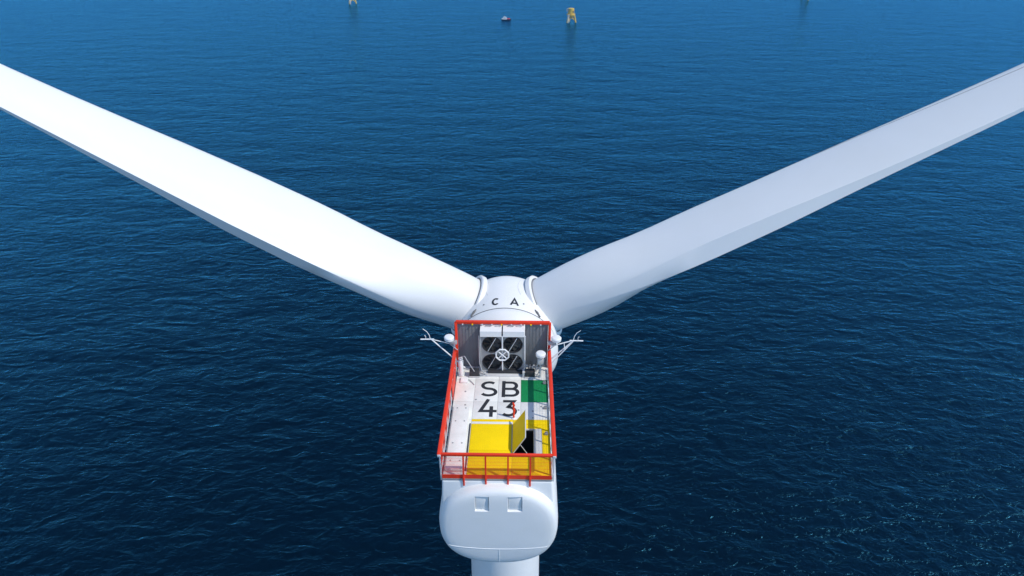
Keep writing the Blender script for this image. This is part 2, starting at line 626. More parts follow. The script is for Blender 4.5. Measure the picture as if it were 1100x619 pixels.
S_ = arc(.52, .755, .44, .245, 42, 270, 18)[:-1] + arc(.50, .255, .48, .255, 90, -150, 18)
B1 = [(0.03, -.12), (0.03, 1.12)]
B2 = [(0.03, 1), (.55, 1)] + arc(.58, .755, .33, .245, 90, -90, 12)[1:] + [(0.03, .51)]
B3 = [(.5, .51)] + arc(.62, .255, .38, .255, 90, -90, 12) + [(0.03, 0)]
N4a = [(.50, 1.13), (0.02, .28), (1.08, .28)]
N4b = [(.72, .62), (.72, -.13)]
N3 = [(.02, 1.0), (.86, 1.0), (.42, .58)] + arc(.45, .28, .52, .285, 88, -140, 18)
C_ = arc(.52, .5, .5, .5, 45, 315, 20)
A1 = [(-.05, -.12), (.5, 1.02), (1.05, -.12)]
A2 = [(.15, .22), (.85, .22)]
SW = 0.255
letter('letter_s', [(S_, 0)], SW, -1.58, -0.24, 7.66, 9.42, deck_map, floor)
letter('letter_b', [(B1, 0), (B2, 0), (B3, 0)], SW, 0.02, 1.34, 7.66, 9.42, deck_map, floor)
letter('digit_four', [(N4a, 0), (N4b, 0)], SW, -1.54, -0.20, 5.52, 7.28, deck_map, floor)
letter('digit_three', [(N3, 0)], SW, 0.04, 1.22, 5.52, 7.28, deck_map, floor)
# small recessed fittings on the deck plates
for px, py in ((-1.78, 7.3), (-2.5, 6.7), (1.3, 6.2), (2.3, 6.1), (2.3, 5.4), (-2.6, 8.2), (2.9, 6.6), (-1.75, 9.9)):
    MB().lathe([(0, .07), (.02, .07), (.025, 0)], (px, py, Z(DK)), (0, 0, 1), 12).build('tie_down_fitting', MGREY, floor)

# ------------------------------------------------------------------ red safety railing
RX0, RX1, RY0, RY1 = -3.52, 3.54, -0.08, 11.0
ra = MB()
tw_, th_ = 0.13, 0.13
ra.cbox(RX0 - tw_, RX0 + tw_, RY0 - .1, RY1, Z(-.26), Z(0), .05)
ra.cbox(RX1 - tw_, RX1 + tw_, RY0 - .1, RY1, Z(-.26), Z(0), .05)
ra.cbox(RX0 + tw_ - .02, RX1 - tw_ + .02, RY0 - .09, RY0 + .09, Z(-.2), Z(-.01), .04)
rail = ra.build('safety_railing', RED, T)
# corner end caps
for x in (RX0, RX1):
    MB().cbox(x - .11, x + .11, RY0 - .16, RY0 - .095, Z(-.22), Z(-.04), .03).build('end_cap', LGREY, rail)
# posts
proto = None
posts = [(-2.05, 'r'), (-.68, 'r'), (.70, 'r'), (2.07, 'r')]
for x, _ in posts:
    if proto is None:
        proto = MB().cbox(x - .055, x + .055, RY0 - .36, RY0 - .22, Z(-2.42), Z(-1.66), .02).cbox(x - .05, x + .05, RY0 - .22, RY0 - .10, Z(-2.0), Z(-1.7), .02).hexa(
            [(x - .05, RY0 - .34, Z(-1.7)), (x + .05, RY0 - .34, Z(-1.7)), (x + .05, RY0 - .22, Z(-1.7)), (x - .05, RY0 - .22, Z(-1.7)),
             (x - .05, RY0 - .08, Z(-.12)), (x + .05, RY0 - .08, Z(-.12)), (x + .05, RY0 + .04, Z(-.12)), (x - .05, RY0 + .04, Z(-.12))]).build('post', RED, rail)
        w0 = WLOC[proto].copy()
        xp = x
    else:
        twin(proto, rail, w0 + Vector((x - xp, 0, 0)))
sp = None
for x, sgn in ((RX0, 1), (RX1, -1)):
    sp = None
    for i in range(9):
        y = RY0 + .08 + i * 1.34
        if sp is None:
            sp = MB().cbox(x - .05 + sgn * .02, x + .05 + sgn * .02, y - .05, y + .05, Z(-2.35), Z(-.24), .015).build('post', LGREY, rail)
            w1, yp = WLOC[sp].copy(), y
        else:
            twin(sp, rail, w1 + Vector((0, y - yp, 0)))
# kick plates
kp = MB()
ky = RY0 - .21
MB().box(RX0 + .12, RX1 - .12, ky - .02, ky + .01, Z(-1.90), Z(-1.60)).build('kick_plate', RED, rail)
for x, sgn in ((RX0, 1), (RX1, -1)):
    MB().box(x + sgn * .03 - .015, x + sgn * .03 + .015, RY0 - .15, RY1 - .1, Z(-1.9), Z(-1.62)).build('kick_plate', LGREY, rail)
# solid red screen on the front half of the left side
MB().add([(RX0 + .10, 7.2, Z(-1.9)), (RX0 + .10, 9.3, Z(-1.9)), (RX0 + .10, 10.0, Z(-.9)), (RX0 + .10, 9.9, Z(-.7)), (RX0 + .10, 7.2, Z(-.7)),
          (RX0 + .07, 7.2, Z(-1.9)), (RX0 + .07, 9.3, Z(-1.9)), (RX0 + .07, 10.0, Z(-.9)), (RX0 + .07, 9.9, Z(-.7)), (RX0 + .07, 7.2, Z(-.7))],
         [(0, 1, 2, 3, 4), (9, 8, 7, 6, 5), (0, 5, 6, 1), (1, 6, 7, 2), (2, 7, 8, 3), (3, 8, 9, 4), (4, 9, 5, 0)]).build('side_screen', RED, rail)


# wire mesh infill: too many wires to pick apart
def wires(p0, p1, z0, z1, off, step, r, name, mat):
    """vertical wires from p0 to p1 (plan points); off is the outward shift at the bottom"""
    m = MB()
    p0, p1 = Vector(p0), Vector(p1)
    L = (p1 - p0).length
    d = (p1 - p0) / L
    k = int(L / step)
    nrm = Vector(off)
    for i in range(k + 1):
        q = p0 + d * (i * L / k)
        a = Vector((q.x, q.y, z0)) + Vector((nrm.x, nrm.y, 0))
        c = Vector((q.x, q.y, z1))
        e = Vector((d.x, d.y, 0)) * r
        g = Vector((-d.y, d.x, 0)) * r
        m.add([a - e, a + g, a + e, c - e, c + g, c + e], [(0, 1, 4, 3), (1, 2, 5, 4), (2, 0, 3, 5)])
    for j in range(1, 6):
        t = j / 6
        a = p0.to_3d() + Vector((nrm.x * (1 - t), nrm.y * (1 - t), z0 + (z1 - z0) * t))
        c = p1.to_3d() + Vector((nrm.x * (1 - t), nrm.y * (1 - t), z0 + (z1 - z0) * t))
        m.tube([a, c], r * 1.3, 4)
    o = m.build(name, mat, rail)
    tag(o, kind='stuff')
    return o


wires((RX0 + .14, RY0 - .0), (RX1 - .14, RY0 - .0), Z(-1.62), Z(-.15), (0, -.22), 0.036, .0055, 'wire_mesh', RED)
wires((RX0 + .02, RY0 + .1), (RX0 + .02, 6.5), Z(-1.7), Z(-.2), (0, 0), 0.045, .0055, 'wire_mesh', RED)
wires((RX1 - .02, RY0 + .1), (RX1 - .02, RY1 - .2), Z(-1.7), Z(-.2), (0, 0), 0.06, .005, 'wire_mesh', STEEL)

# ------------------------------------------------------------------ generator, spinner, blades
TILT = R(6)
AX = Vector((0, math.cos(TILT), math.sin(TILT)))
UP = Vector((0, -math.sin(TILT), math.cos(TILT)))
H = Vector((0.114, 20.0, Z(-3.7)))
gen = MB().lathe([(-8.6, 2.6), (-8.4, 3.0), (-7.0, 3.0), (-5.6, 3.5), (-4.8, 4.05), (-4.2, 4.42), (-3.5, 4.45), (-3.42, 4.40), (-3.40, 4.1)], H, AX, 128).build('generator_housing', WHITE, T)
SPR = [(-3.36, 4.1), (-3.34, 4.37), (-3.2, 4.43), (-2.2, 4.45), (-1.2, 4.47), (-0.2, 4.45), (0.8, 4.32), (1.7, 4.0), (2.5, 3.45), (3.2, 2.7), (3.7, 1.9), (4.0, 1.0), (4.1, 0)]
hub = MB().lathe(SPR, H, AX, 128).build('spinner', WHITE, T)
MB().lathe([(-3.40, 4.2), (-3.40, 4.415), (-3.345, 4.415), (-3.345, 4.2)], H, AX, 128).build('joint_ring', SEAM, hub)


def spin_r(s_):
    return float(np.interp(s_, [p[0] for p in SPR], [p[1] for p in SPR]))


XV = Vector((1, 0, 0))


def hub_map(u, v, h):                              # u: arc metres right of the top line, v: along the axis
    r = spin_r(v)
    a = u / 4.45
    return H + AX * v + (XV * math.sin(a) + UP * math.cos(a)) * (r + .02 + h)


letter('letter_c', [(C_, 0)], 0.165, -1.16, -0.50, -2.95, -2.05, hub_map, hub)
letter('letter_a', [(A1, 0), (A2, 0)], 0.165, 0.38, 1.10, -2.95, -2.05, hub_map, hub)
for u in (-1.85, 1.52):
    m = MB()
    m.prism([(u + .07 * math.cos(i * .7), -2.55 + .07 * math.sin(i * .7)) for i in range(9)], hub_map, .02)
    m.build('plug', SEAM, hub)
for sg in (-1, 1):
    MB().tube([hub_map(sg * 2.55, -2.75, .03), hub_map(sg * 2.75, -3.0, .05), hub_map(sg * 3.1, -3.3, .04)], [.03, .10, .07], 8).build('dark_wedge', SEAM, hub)  # small dark wedge low on each side of the spinner
# curved moulding lines on the spinner
for u in (-1.55, 1.25):
    m = MB()
    m.tube([hub_map(u - .25 * math.sin((v + 1.4) * 1.4), v, -.012) for v in [-1.4 + i * .14 for i in range(18)]], .014, 5)
    m.build('panel_seam', LGREY, hub)


# ---- blade
def blade_sections():
    rs = [2.2, 2.9, 3.6, 4.3, 5.0, 6.0, 7.2, 8.5, 10, 11.5, 13, 15, 17, 19, 21.5, 24, 27, 30, 34, 38, 42, 47, 52, 58, 64, 70, 75, 79, 81.5, 83, 83.5]
    K = [0, 4.5, 9, 13, 18, 24, 30, 37, 45, 60, 83.5]
    chord = (K, [4.88, 4.88, 5.577, 6.142, 6.616, 6.581, 5.974, 5.174, 4.304, 3.0, 0.2])
    thick = (K, [1.0, 1.0, 0.86, 0.66, 0.598, 0.457, 0.377, 0.289, 0.225, 0.2, 0.18])
    twist = (K, [15.0, 15.0, 12.0, 10.2, 9.86, 7.78, 4.3, 0.53, -2.2, -3.0, -3.5])
    circ = ([0, 4.0, 6, 9, 12, 15, 17], [1.0, 1.0, .93, .62, .28, .07, 0.0])
    te = (K, [0.0, 0.02, 0.158, 0.189, 0.20, 0.17, 0.105, 0.06, 0.035, 0.02, 0.02])
    ax = (K, [0.5, 0.5, 0.385, 0.373, 0.388, 0.393, 0.383, 0.344, 0.30, 0.3, 0.3])

    def g(t, r):
        # smooth interpolation
        return float(np.mean([np.interp(r + d, t[0], t[1]) for d in (-1.2, -.6, 0, .6, 1.2)]))
    out = []
    for r in rs:
        out.append((r, g(chord, r), g(thick, r), g(twist, r), g(circ, r), g(te, r), g(ax, r)))
    return out


NP = 36


def section(c, t, ci, te, ax):
    """points from the leading edge along the pressure side to the trailing edge and back; (u towards LE, w towards PS)"""
    P, S = [], []
    for i in range(NP + 1):
        al = math.pi * i / NP
        xi = (1 - math.cos(al)) / 2
        th = 5 * (0.2969 * math.sqrt(xi) - 0.1260 * xi - 0.3516 * xi ** 2 + 0.2843 * xi ** 3 - 0.1036 * xi ** 4)
        half = max(t - te * 0.6, .12) * th + 0.5 * te * xi ** 1.3
        cam = 0.028 * 4 * xi * (1 - xi) - 0.012 * math.sin(math.pi * xi) ** 2
        # reflexed pressure side towards the trailing edge
        ps = half - cam - 0.022 * math.sin(math.pi * min(1, max(0, (xi - .55) / .45))) ** 2
        ss = half + cam
        u = (ax - xi) * c
        us = (ax - xi * (1 - 0.22 * te)) * c           # trailing face slants towards the suction side
        a2 = min(al, math.pi - 0.03)
        cu, cw = 0.5 * c * math.cos(a2), 0.5 * c * math.sin(a2) * min(1.0, t if t > .98 else 1.0)
        cu += (ax - .5) * c
        P.append((ci * cu + (1 - ci) * u, ci * cw + (1 - ci) * ps * c))
        S.append((ci * cu + (1 - ci) * us, -(ci * cw + (1 - ci) * ss * c)))
    return P + S[:0:-1]                            # S reversed without the shared LE point


SECS = blade_sections()
PITCH = 90.0


def blade_frame(az):
    """az: degrees from straight up, positive to the right seen from behind"""
    s_ = (UP * math.cos(R(az)) + XV * math.sin(R(az))).normalized()
    m_ = (-AX).cross(s_)
    return s_, m_


def blade_pt(fr, r, tw_deg, u, w, pre):
    s_, m_ = fr
    th = R(PITCH + tw_deg)
    le = m_ * math.cos(th) + AX * math.sin(th)
    ps = AX * math.cos(th) - m_ * math.sin(th)
    # the prebend leaves the rotor plane on the pressure side
    return H + s_ * r + le * u + ps * (w + pre)


def make_blade(az):
    fr = blade_frame(az)
    m = MB()
    vs, fs = [], []
    k = None
    for (r, c, t, tw_, ci, te, ax) in SECS:
        pts = section(c, t, ci, te, ax)
        k = len(pts)
        pre = 2.6 * (r / 83.5) ** 2.6
        vs += [blade_pt(fr, r, tw_, u, w, pre * 0.0) for u, w in pts]
    for i in range(len(SECS) - 1):
        for j in range(k):
            q = (j + 1) % k
            fs.append((i * k + j, i * k + q, (i + 1) * k + q, (i + 1) * k + j))
    fs.append(tuple(range(k - 1, -1, -1)))
    fs.append(tuple((len(SECS) - 1) * k + j for j in range(k)))
    m.add(vs, fs)
    bl = m.build('blade', BLADE, T, smooth=40, fix=True)
    # leading-edge protection: a thin skin over the nose, with its edge line
    vs, fs, rows = [], [], 0
    ed = [[], []]
    for (r, c, t, tw_, ci, te, ax) in SECS:
        if r < 24 or r > 83:
            continue
        pts = section(c, t, ci, te, ax)
        pre = 2.6 * (r / 83.5) ** 2.6 * 0.0
        idx = [-8, -7, -6, -5, -4, -3, -2, -1, 0, 1, 2, 3, 4, 5, 6]
        o_ = 1.0 + 0.004
        q = [(pts[i][0] + .010 * (1 if abs(i) < 5 else .3), pts[i][1] * o_ + (.006 if i > 0 else -.006)) for i in idx]
        vs += [blade_pt(fr, r, tw_, u, w, pre) for u, w in q]
        xl = min(0.30, 0.13 + (r - 24) * 0.0055)
        xs_ = [(1 - math.cos(math.pi * i / NP)) / 2 for i in range(1, NP)]
        ul = float(np.interp(xl, xs_, [pts[-i][0] for i in range(1, NP)]))
        wl_ = float(np.interp(xl, xs_, [pts[-i][1] for i in range(1, NP)]))
        ed[0].append(blade_pt(fr, r, tw_, ul, wl_ - .004, pre))
        rows += 1
    kk = len(idx)
    for i in range(rows - 1):
        for j in range(kk - 1):
            fs.append((i * kk + j, i * kk + j + 1, (i + 1) * kk + j + 1, (i + 1) * kk + j))
    tp = MB().add(vs, fs).build('leading_edge_tape', TAPE, bl)
    MB().tube(ed[0], .02, 5).build('tape_edge', TAPE_EDGE, bl)
    # root collar
    s_, m_ = fr
    MB().lathe([(3.6, 2.3), (3.6, 2.76), (3.68, 2.86), (4.02, 2.86), (4.1, 2.78), (4.1, 2.4)], H, s_, 96).build('root_collar', WHITE, bl)
    MB().lathe([(3.54, 2.3), (3.54, 2.58), (3.62, 2.58), (3.62, 2.3)], H, s_, 96).build('root_seal', SEAM, bl)
    MB().lathe([(4.08, 2.3), (4.08, 2.56), (4.13, 2.56), (4.13, 2.3)], H, s_, 96).build('root_seal', SEAM, bl)
    MB().lathe([(2.0, 2.0), (2.2, 2.90), (2.8, 2.74), (3.2, 2.66), (3.54, 2.63), (3.54, 2.2)], H, s_, 96).build('root_fairing', WHITE, hub)
    return bl


for az, lab in ((-58.35, 'brightly sunlit blade carried on the hub beside the letter C'), (58.1, 'greyer shaded blade carried on the hub beside the letter A'), (180, 'blade hanging straight down behind the nacelle and tower')):
    tag(make_blade(az), lab)

# ------------------------------------------------------------------ cooling unit on the front of the deck
CU = thing('cooling_unit', (0.05, 11.2, Z(DK)), 'upright dark grey radiator wall with four round fans and a red top bar', 'radiator')
WY = 11.25
for xa, xb in ((-3.30, -1.60), (1.70, 3.42)):
    wp = MB().cbox(xa, xb, WY, WY + .25, Z(DK), Z(2.02), .02).build('radiator_panel', DGREY, CU)
    k = 7
    for i in range(k):                             # upright ribs
        xx = xa + .12 + (xb - xa - .24) * i / (k - 1)
        MB().box(xx - .012, xx + .012, WY - .022, WY + .01, Z(DK + .05), Z(1.95)).build('rib', DGREY, wp)
MB().cbox(-3.42, 3.54, WY - .10, WY + .14, Z(2.03), Z(2.27), .04).build('top_bar', RED, CU)
for x in (-3.42, 3.54):
    MB().cbox(x - .10, x + .10, WY - .12, WY + .12, Z(DK), Z(2.15), .03).build('end_post', RED, CU)
for x in (-3.42, 3.54):
    MB().prism([(WY - .1, 2.1), (WY - .62, .9), (WY - .62, -.1), (WY - .1, -.6)], lambda u, v, h, x=x: (x - .03 + h, u, Z(v)), .06).build('end_wing', RED, CU)
for i in range(9):
    x = -2.9 + i * .72
    MB().cbox(x - .05, x + .05, WY - .17, WY - .09, Z(1.98), Z(2.08), .01).build('clamp', [LGREY, YELLOW, LGREY][i % 3], CU)
# fan box
FY = 10.55
bxm = MB()
cx0, cx1 = -1.56, 1.64
cxm = (cx0 + cx1) / 2
zb, zt = -1.72, 1.45
fx = (cx0 + .82, cx1 - .82)
fz = (0.66, -0.95)
FR = 0.735


def plate_with_holes(m, x0, x1, z0, z1, holes, y, n=40):
    """front plate split into one cell per hole: ring of quads between the circle and its cell's outline"""
    for hxx, hzz, (a, b_, c, d) in holes:
        inner = [(hxx + FR * math.cos(2 * math.pi * i / n), hzz + FR * math.sin(2 * math.pi * i / n)) for i in range(n)]
        outer = []
        for i in range(n):
            t = 2 * math.pi * i / n
            dx, dz = math.cos(t), math.sin(t)
            k = min(((b_ - hxx) / dx) if dx > 1e-6 else ((a - hxx) / dx) if dx < -1e-6 else 9, ((d - hzz) / dz) if dz > 1e-6 else ((c - hzz) / dz) if dz < -1e-6 else 9)
            outer.append((hxx + dx * k, hzz + dz * k))
        vs = [(x, y, Z(z)) for x, z in inner] + [(x, y, Z(z)) for x, z in outer]
        m.add(vs, [(i, (i + 1) % n, n + (i + 1) % n, n + i) for i in range(n)])


zm = (fz[0] + fz[1]) / 2
holes = [(fx[0], fz[0], (cx0, cxm, zm, zt)), (fx[1], fz[0], (cxm, cx1, zm, zt)), (fx[0], fz[1], (cx0, cxm, zb, zm)), (fx[1], fz[1], (cxm, cx1, zb, zm))]
plate_with_holes(bxm, cx0, cx1, zb, zt, holes, FY)
fb = bxm.build('fan_plate', MGREY, CU)
sh = MB()
sh.box(cx0 - .04, cx0, FY - .04, WY + .2, Z(zb), Z(zt))
sh.box(cx1, cx1 + .04, FY - .04, WY + .2, Z(zb), Z(zt))
sh.box(cx0 - .04, cx1 + .04, FY - .03, WY + .2, Z(zb - .08), Z(zb))
sh.box(cxm - .05, cxm + .05, FY - .07, FY - .004, Z(zb), Z(zt))
sh.box(cx0, cx1, WY + .10, WY + .2, Z(zb), Z(zt + .4))
sh.build('fan_box', LGREY, CU)
for a, b_ in ((cx0 - .03, cxm - .05), (cxm + .05, cx1 + .03)):
    cp = MB().hexa([(a, FY - .14, Z(zt - .02)), (b_, FY - .14, Z(zt - .02)), (b_, WY, Z(zt - .02)), (a, WY, Z(zt - .02)),
                    (a, FY - .10, Z(zt + .42)), (b_, FY - .10, Z(zt + .42)), (b_, WY, Z(zt + .48)), (a, WY, Z(zt + .48))]).build('hood', WHITE, CU)
for fxx in fx:
    for fzz in fz:
        f_ = MB()
        f_.lathe([(0, FR), (0, FR - .05), (.30, FR - .05), (.32, 0)], (fxx, FY - .03, Z(fzz)), (0, 1, 0), 40)
        fan = f_.build('fan', RUBBER, CU)
        nb_ = 7
        ph = rnd.random() * 6
        for i in range(nb_):
            a = ph + 2 * math.pi * i / nb_
            m = MB()
            pts = []
            for rr, wd, tw2 in ((.14, .16, .09), (.40, .26, .07), (.64, .30, .05)):
                for sgn in (-1, 1):
                    an = a + sgn * wd / 2 / rr
                    pts.append((fxx + rr * math.cos(an), FY + .14 + sgn * tw2, Z(fzz) + rr * math.sin(an)))
            m.add(pts, [(0, 1, 3, 2), (2, 3, 5, 4)])
            m.build('fan_blade', FANB, fan)
        MB().lathe([(0, 0), (0.0, .12), (.05, .15), (.2, .15)], (fxx, FY + .04, Z(fzz)), (0, 1, 0), 20).build('fan_hub', FANB, fan)
        g_ = MB()
        a = R(58)
        g_.tube([(fxx - FR * .78 * math.cos(a), FY - .05, Z(fzz) - FR * .95 * math.sin(a)), (fxx + FR * .78 * math.cos(a), FY - .05, Z(fzz) + FR * .95 * math.sin(a))], .028, 6)
        g_.build('guard_bar', LGREY, fan)
        g2 = MB()
        for rr in (.22, .40, .58):
            ring = [(fxx + rr * math.cos(t), FY - .045, Z(fzz) + rr * math.sin(t)) for t in [2 * math.pi * i / 28 for i in range(29)]]
            g2.tube(ring, .009, 4, cap=False)
        g2.build('fan_guard', RUBBER, fan)
# octagonal brace with a cross
cz = zm - .02
oc = [(cxm + .50 * math.cos(R(22.5 + 45 * i)), FY - .16, Z(cz) + .52 * math.sin(R(22.5 + 45 * i))) for i in range(9)]
br = MB().tube(oc, .065, 8, cap=False)
for a in (45, 135):
    br.tube([(cxm - .38 * math.cos(R(a)), FY - .17, Z(cz) - .38 * math.sin(R(a))), (cxm + .38 * math.cos(R(a)), FY - .17, Z(cz) + .38 * math.sin(R(a)))], .045, 8)
br.tube([(cxm, FY - .12, Z(cz + .42)), (cxm, FY - .12, Z(zt))], .05, 8)
br.tube([(cxm, FY - .12, Z(cz - .42)), (cxm, FY - .12, Z(zb + .1)), (cxm + .14, FY - .2, Z(DK + .08))], .05, 8)
br.build('octagonal_brace', LENS, CU)
# base tray, dark cable tray, pipes
MB().cbox(cx0 - .1, cx1 - .3, 10.0, 10.5, Z(DK), Z(DK + .10), .02).build('base_tray', LGREY, CU)
MB().cbox(cx0 + .5, cx1 + .1, 10.25, 10.50, Z(DK + .1), Z(DK + .30), .03).build('cable_tray', RUBBER, CU)
MB().tube([(cx0 - .12, FY - .05, Z(zt)), (cx0 - .12, FY - .1, Z(-1.0)), (cx0 + .05, FY - .3, Z(-1.5)), (cx0 + .45, FY - .55, Z(DK + .05))], .045, 8).build('coolant_pipe', STEEL, CU)
MB().tube([(cx1 + .10, FY - .03, Z(zt)), (cx1 + .10, FY - .06, Z(-1.7))], .035, 8).build('coolant_pipe', LGREY, CU)
for i, x in enumerate((-1.1, -.35, .55, 1.2)):
    MB().tube([(x, WY - .05, Z(1.88)), (x - .1, WY - .22, Z(2.02)), (x + .25, WY - .25, Z(2.0)), (x + .35, WY - .05, Z(1.86))], .03, 6).build('cable_loop', LGREY if i % 2 else MGREY, CU)

# ------------------------------------------------------------------ things standing on the deck
def obstruction_light(x, y, z0, z, label, arm):
    t = thing('obstruction_light', (x, y, Z(z0)), label, 'warning light', 'warning lights round the radiator wall')
    m = MB()
    m.lathe([(0, .16), (0, .20), (.10, .22), (.10, .16)], (x, y, Z(z - .16)), (0, 0, 1), 20)
    m.build('lamp_base', LGREY, t)
    MB().lathe([(0, .18), (.02, .36), (.22, .37), (.29, .31), (.32, .14), (.33, 0)], (x, y, Z(z - .06)), (0, 0, 1), 28).build('lamp_dome', LENS, t)
    b_ = MB()
    if arm:
        b_.cbox(min(x, arm), max(x, arm), y - .14, y + .14, Z(z - .42), Z(z - .16), .03)
        b_.tube([(x, y, Z(z - .42)), (arm, y - .05, Z(z - .95))], .035, 8)
    else:
        b_.tube([(x, y, Z(z0)), (x, y, Z(z - .16))], .06, 10)
        b_.cbox(x - .22, x + .22, y - .16, y + .02, Z(z - .75), Z(z - .25), .02)
    b_.build('bracket', STEEL if arm else LGREY, t)
    return t


obstruction_light(-3.88, 10.55, .4, 1.12, 'white domed warning lamp on a bracket outside the railing next to the bright blade', -3.3)
obstruction_light(4.02, 10.55, .4, 1.14, 'white domed warning lamp on a bracket outside the railing next to the shaded blade', 3.42)
obstruction_light(2.88, 9.95, DK, .16, 'white domed warning lamp on a short post inside the railing above the green field', None)


def weather_mast(x0, s_, label):
    """s_ = -1 reaches out to the left, 1 to the right"""
    t = thing('weather_mast', (x0, 10.4, Z(-1.2 if s_ < 0 else -.4)), label, 'sensor mast', 'sensor masts reaching out over the railing')
    y = 10.45
    tip = Vector((5.28 * s_, y + .1, Z(1.10)))
    m = MB()
    if s_ < 0:
        m.tube([(-2.76, y - .2, Z(-1.3)), tip + Vector((.1, 0, -.05))], .05, 8)
        m.tube([(-3.45, y + .05, Z(.62)), tip], .032, 8)
    else:
        m.tube([(3.52, y - .1, Z(-.62)), tip + Vector((.0, 0, -.04))], .05, 8)
        m.tube([(3.62, y - .3, Z(-.82)), tip + Vector((-.05, -.06, -.08))], .04, 8)
        m.tube([(3.62, y + .05, Z(.58)), tip], .045, 8)
        m.tube([(4.6, y + .05, Z(.88)), (4.65, y - .1, Z(.45))], .03, 6)
    m.build('strut', LENS, t)
    MB().tube([(5.00 * s_, y + .1, Z(1.08)), (6.00 * s_, y + .1, Z(1.06))], .05, 8).build('crossbar', LENS, t)
    MB().tube([(5.28 * s_, y + .1, Z(1.12)), (5.34 * s_, y + .1, Z(1.45)), (5.50 * s_, y + .1, Z(1.75)), (5.78 * s_, y + .1, Z(1.98))], [.03, .026, .022, .018], 6).build('lightning_rod', LENS, t)
    MB().tube([(5.62 * s_, y + .1, Z(1.08)), (5.60 * s_, y + .1, Z(1.3)), (5.68 * s_, y + .1, Z(1.42))], [.035, .03, .035], 6).build('wind_vane', LGREY, t)
    return t


weather_mast(-2.76, -1, 'thin white sensor arm with crossbar reaching out over the railing beneath the bright blade')
weather_mast(3.52, 1, 'thin white sensor arm with double strut and crossbar beneath the shaded blade')

# white upright tank and its bracket in the left front corner
tk = thing('upright_canister', (-3.06, 10.1, Z(DK)), 'upright white canister with grey cap in the corner by the radiator wall', 'canister')
MB().lathe([(0, .16), (.04, .2), (1.35, .2), (1.46, .14), (1.5, 0)], (-3.06, 10.1, Z(DK)), (0, 0, 1), 24).build('body', WHITE, tk)
MB().lathe([(0, .17), (.12, .17), (.16, .1), (.18, 0)], (-3.06, 10.1, Z(DK + 1.48)), (0, 0, 1), 20).build('cap', LGREY, tk)
MB().tube([(-3.0, 10.0, Z(-.1)), (-2.75, 9.9, Z(.05)), (-2.05, 9.9, Z(-1.35))], .035, 8).build('hose', STEEL, tk)

wb = thing('winch_base', (-2.75, 9.4, Z(DK)), 'low white bracket frame beside the dark control box on the white deck', 'bracket')
MB().cbox(-3.05, -2.5, 9.15, 9.75, Z(DK), Z(DK + .16), .03).build('foot', LENS, wb)
MB().tube([(-2.6, 9.7, Z(DK + .1)), (-2.2, 9.25, Z(DK + .05)), (-2.0, 8.95, Z(DK + .03))], .03, 6).build('stay', STEEL, wb)

for x, lab in ((-2.06, 'dark control box on the white deck beside the upright canister'), (2.12, 'dark control box on the deck at the edge of the green field')):
    t = thing('control_box', (x, 10.1, Z(DK)), lab, 'control box', 'control boxes at the foot of the radiator wall')
    MB().cbox(x - .36, x + .36, 9.85, 10.35, Z(DK + .06), Z(DK + .55), .04).build('case', RUBBER, t)
    for dx in (-.25, .25):
        MB().cbox(x + dx - .05, x + dx + .05, 9.9, 10.3, Z(DK), Z(DK + .06), .01).build('foot', LGREY, t)
    MB().cbox(x - .40, x + .40, 9.80, 9.86, Z(DK + .02), Z(DK + .12), .01).build('lip', LGREY, t)
    MB().tube([(x + .05, 10.2, Z(DK + .5)), (x + .05, 10.2, Z(DK + 1.35))], .022, 6).build('whip_aerial', RUBBER, t)
    MB().tube([(x + .36, 10.0, Z(DK + .3)), (x + .6, 9.95, Z(DK + .22)), (x + .75, 10.1, Z(DK + .05))], .03, 6).build('cable', STEEL, t)

# pipe valves behind the right control box
vv = thing('valve_manifold', (2.0, 10.6, Z(DK)), 'cluster of small grey pipes and valves between fan box and shaded radiator panel', 'valves')
for i in range(4):
    x = 1.78 + i * .26
    MB().tube([(x, 10.7, Z(DK)), (x, 10.65, Z(DK + .5 + .08 * (i % 2))), (x + .12, 10.6, Z(DK + .66))], .05, 8).build('valve_pipe', STEEL if i % 2 else LGREY, vv)
MB().tube([(1.7, 10.72, Z(DK + .4)), (2.75, 10.72, Z(DK + .4))], .05, 8).build('header_pipe', STEEL, vv)
MB().cbox(1.55, 1.72, 9.9, 10.4, Z(DK), Z(DK + .5), .03).build('cabinet', LGREY, vv)
MB().tube([(3.35, 10.4, Z(-.1)), (3.0, 10.2, Z(-1.0)), (2.6, 10.0, Z(DK + .05))], .03, 6).build('diagonal_stay', STEEL, vv)

# red signal pole beside the digit three
rp = thing('red_pole', (0.98, 5.33, Z(DK)), 'short bright red knobbly pole on a white foot, standing on the digit three', 'pole')
MB().lathe([(0, .17), (.03, .17), (.06, .10), (.10, .06)], (0.98, 5.33, Z(DK)), (0, 0, 1), 16).build('foot', LENS, rp)
MB().tube([(0.98, 5.33, Z(DK + .06)), (0.97, 5.33, Z(DK + .35)), (1.0, 5.33, Z(DK + .7)), (.95, 5.33, Z(DK + 1.0)), (.98, 5.33, Z(DK + 1.15)), (.93, 5.33, Z(DK + 1.4))],
          [.07, .06, .09, .06, .09, .05], 10).build('shaft', RED, rp)

# lashing rings on the posts of the right railing
for y, lab in ((3.75, 'small grey lashing block with ring on the yellow floor beside the open hatch'), (6.4, 'small grey lashing block with ring on white floor between yellow and green fields'), (9.2, 'small grey lashing block with ring on the green field')):
    t = thing('lashing_block', (3.18, y, Z(DK)), lab, 'lashing block', 'lashing blocks along the railing')
    MB().cbox(3.06, 3.30, y - .10, y + .10, Z(DK), Z(DK + .14), .03).build('block', MGREY, t)
    MB().tube([(3.18 + .09 * math.cos(a), y, Z(DK + .16) + .09 * math.sin(a)) for a in [math.pi * i / 8 for i in range(9)]], .022, 6).build('ring', STEEL, t)


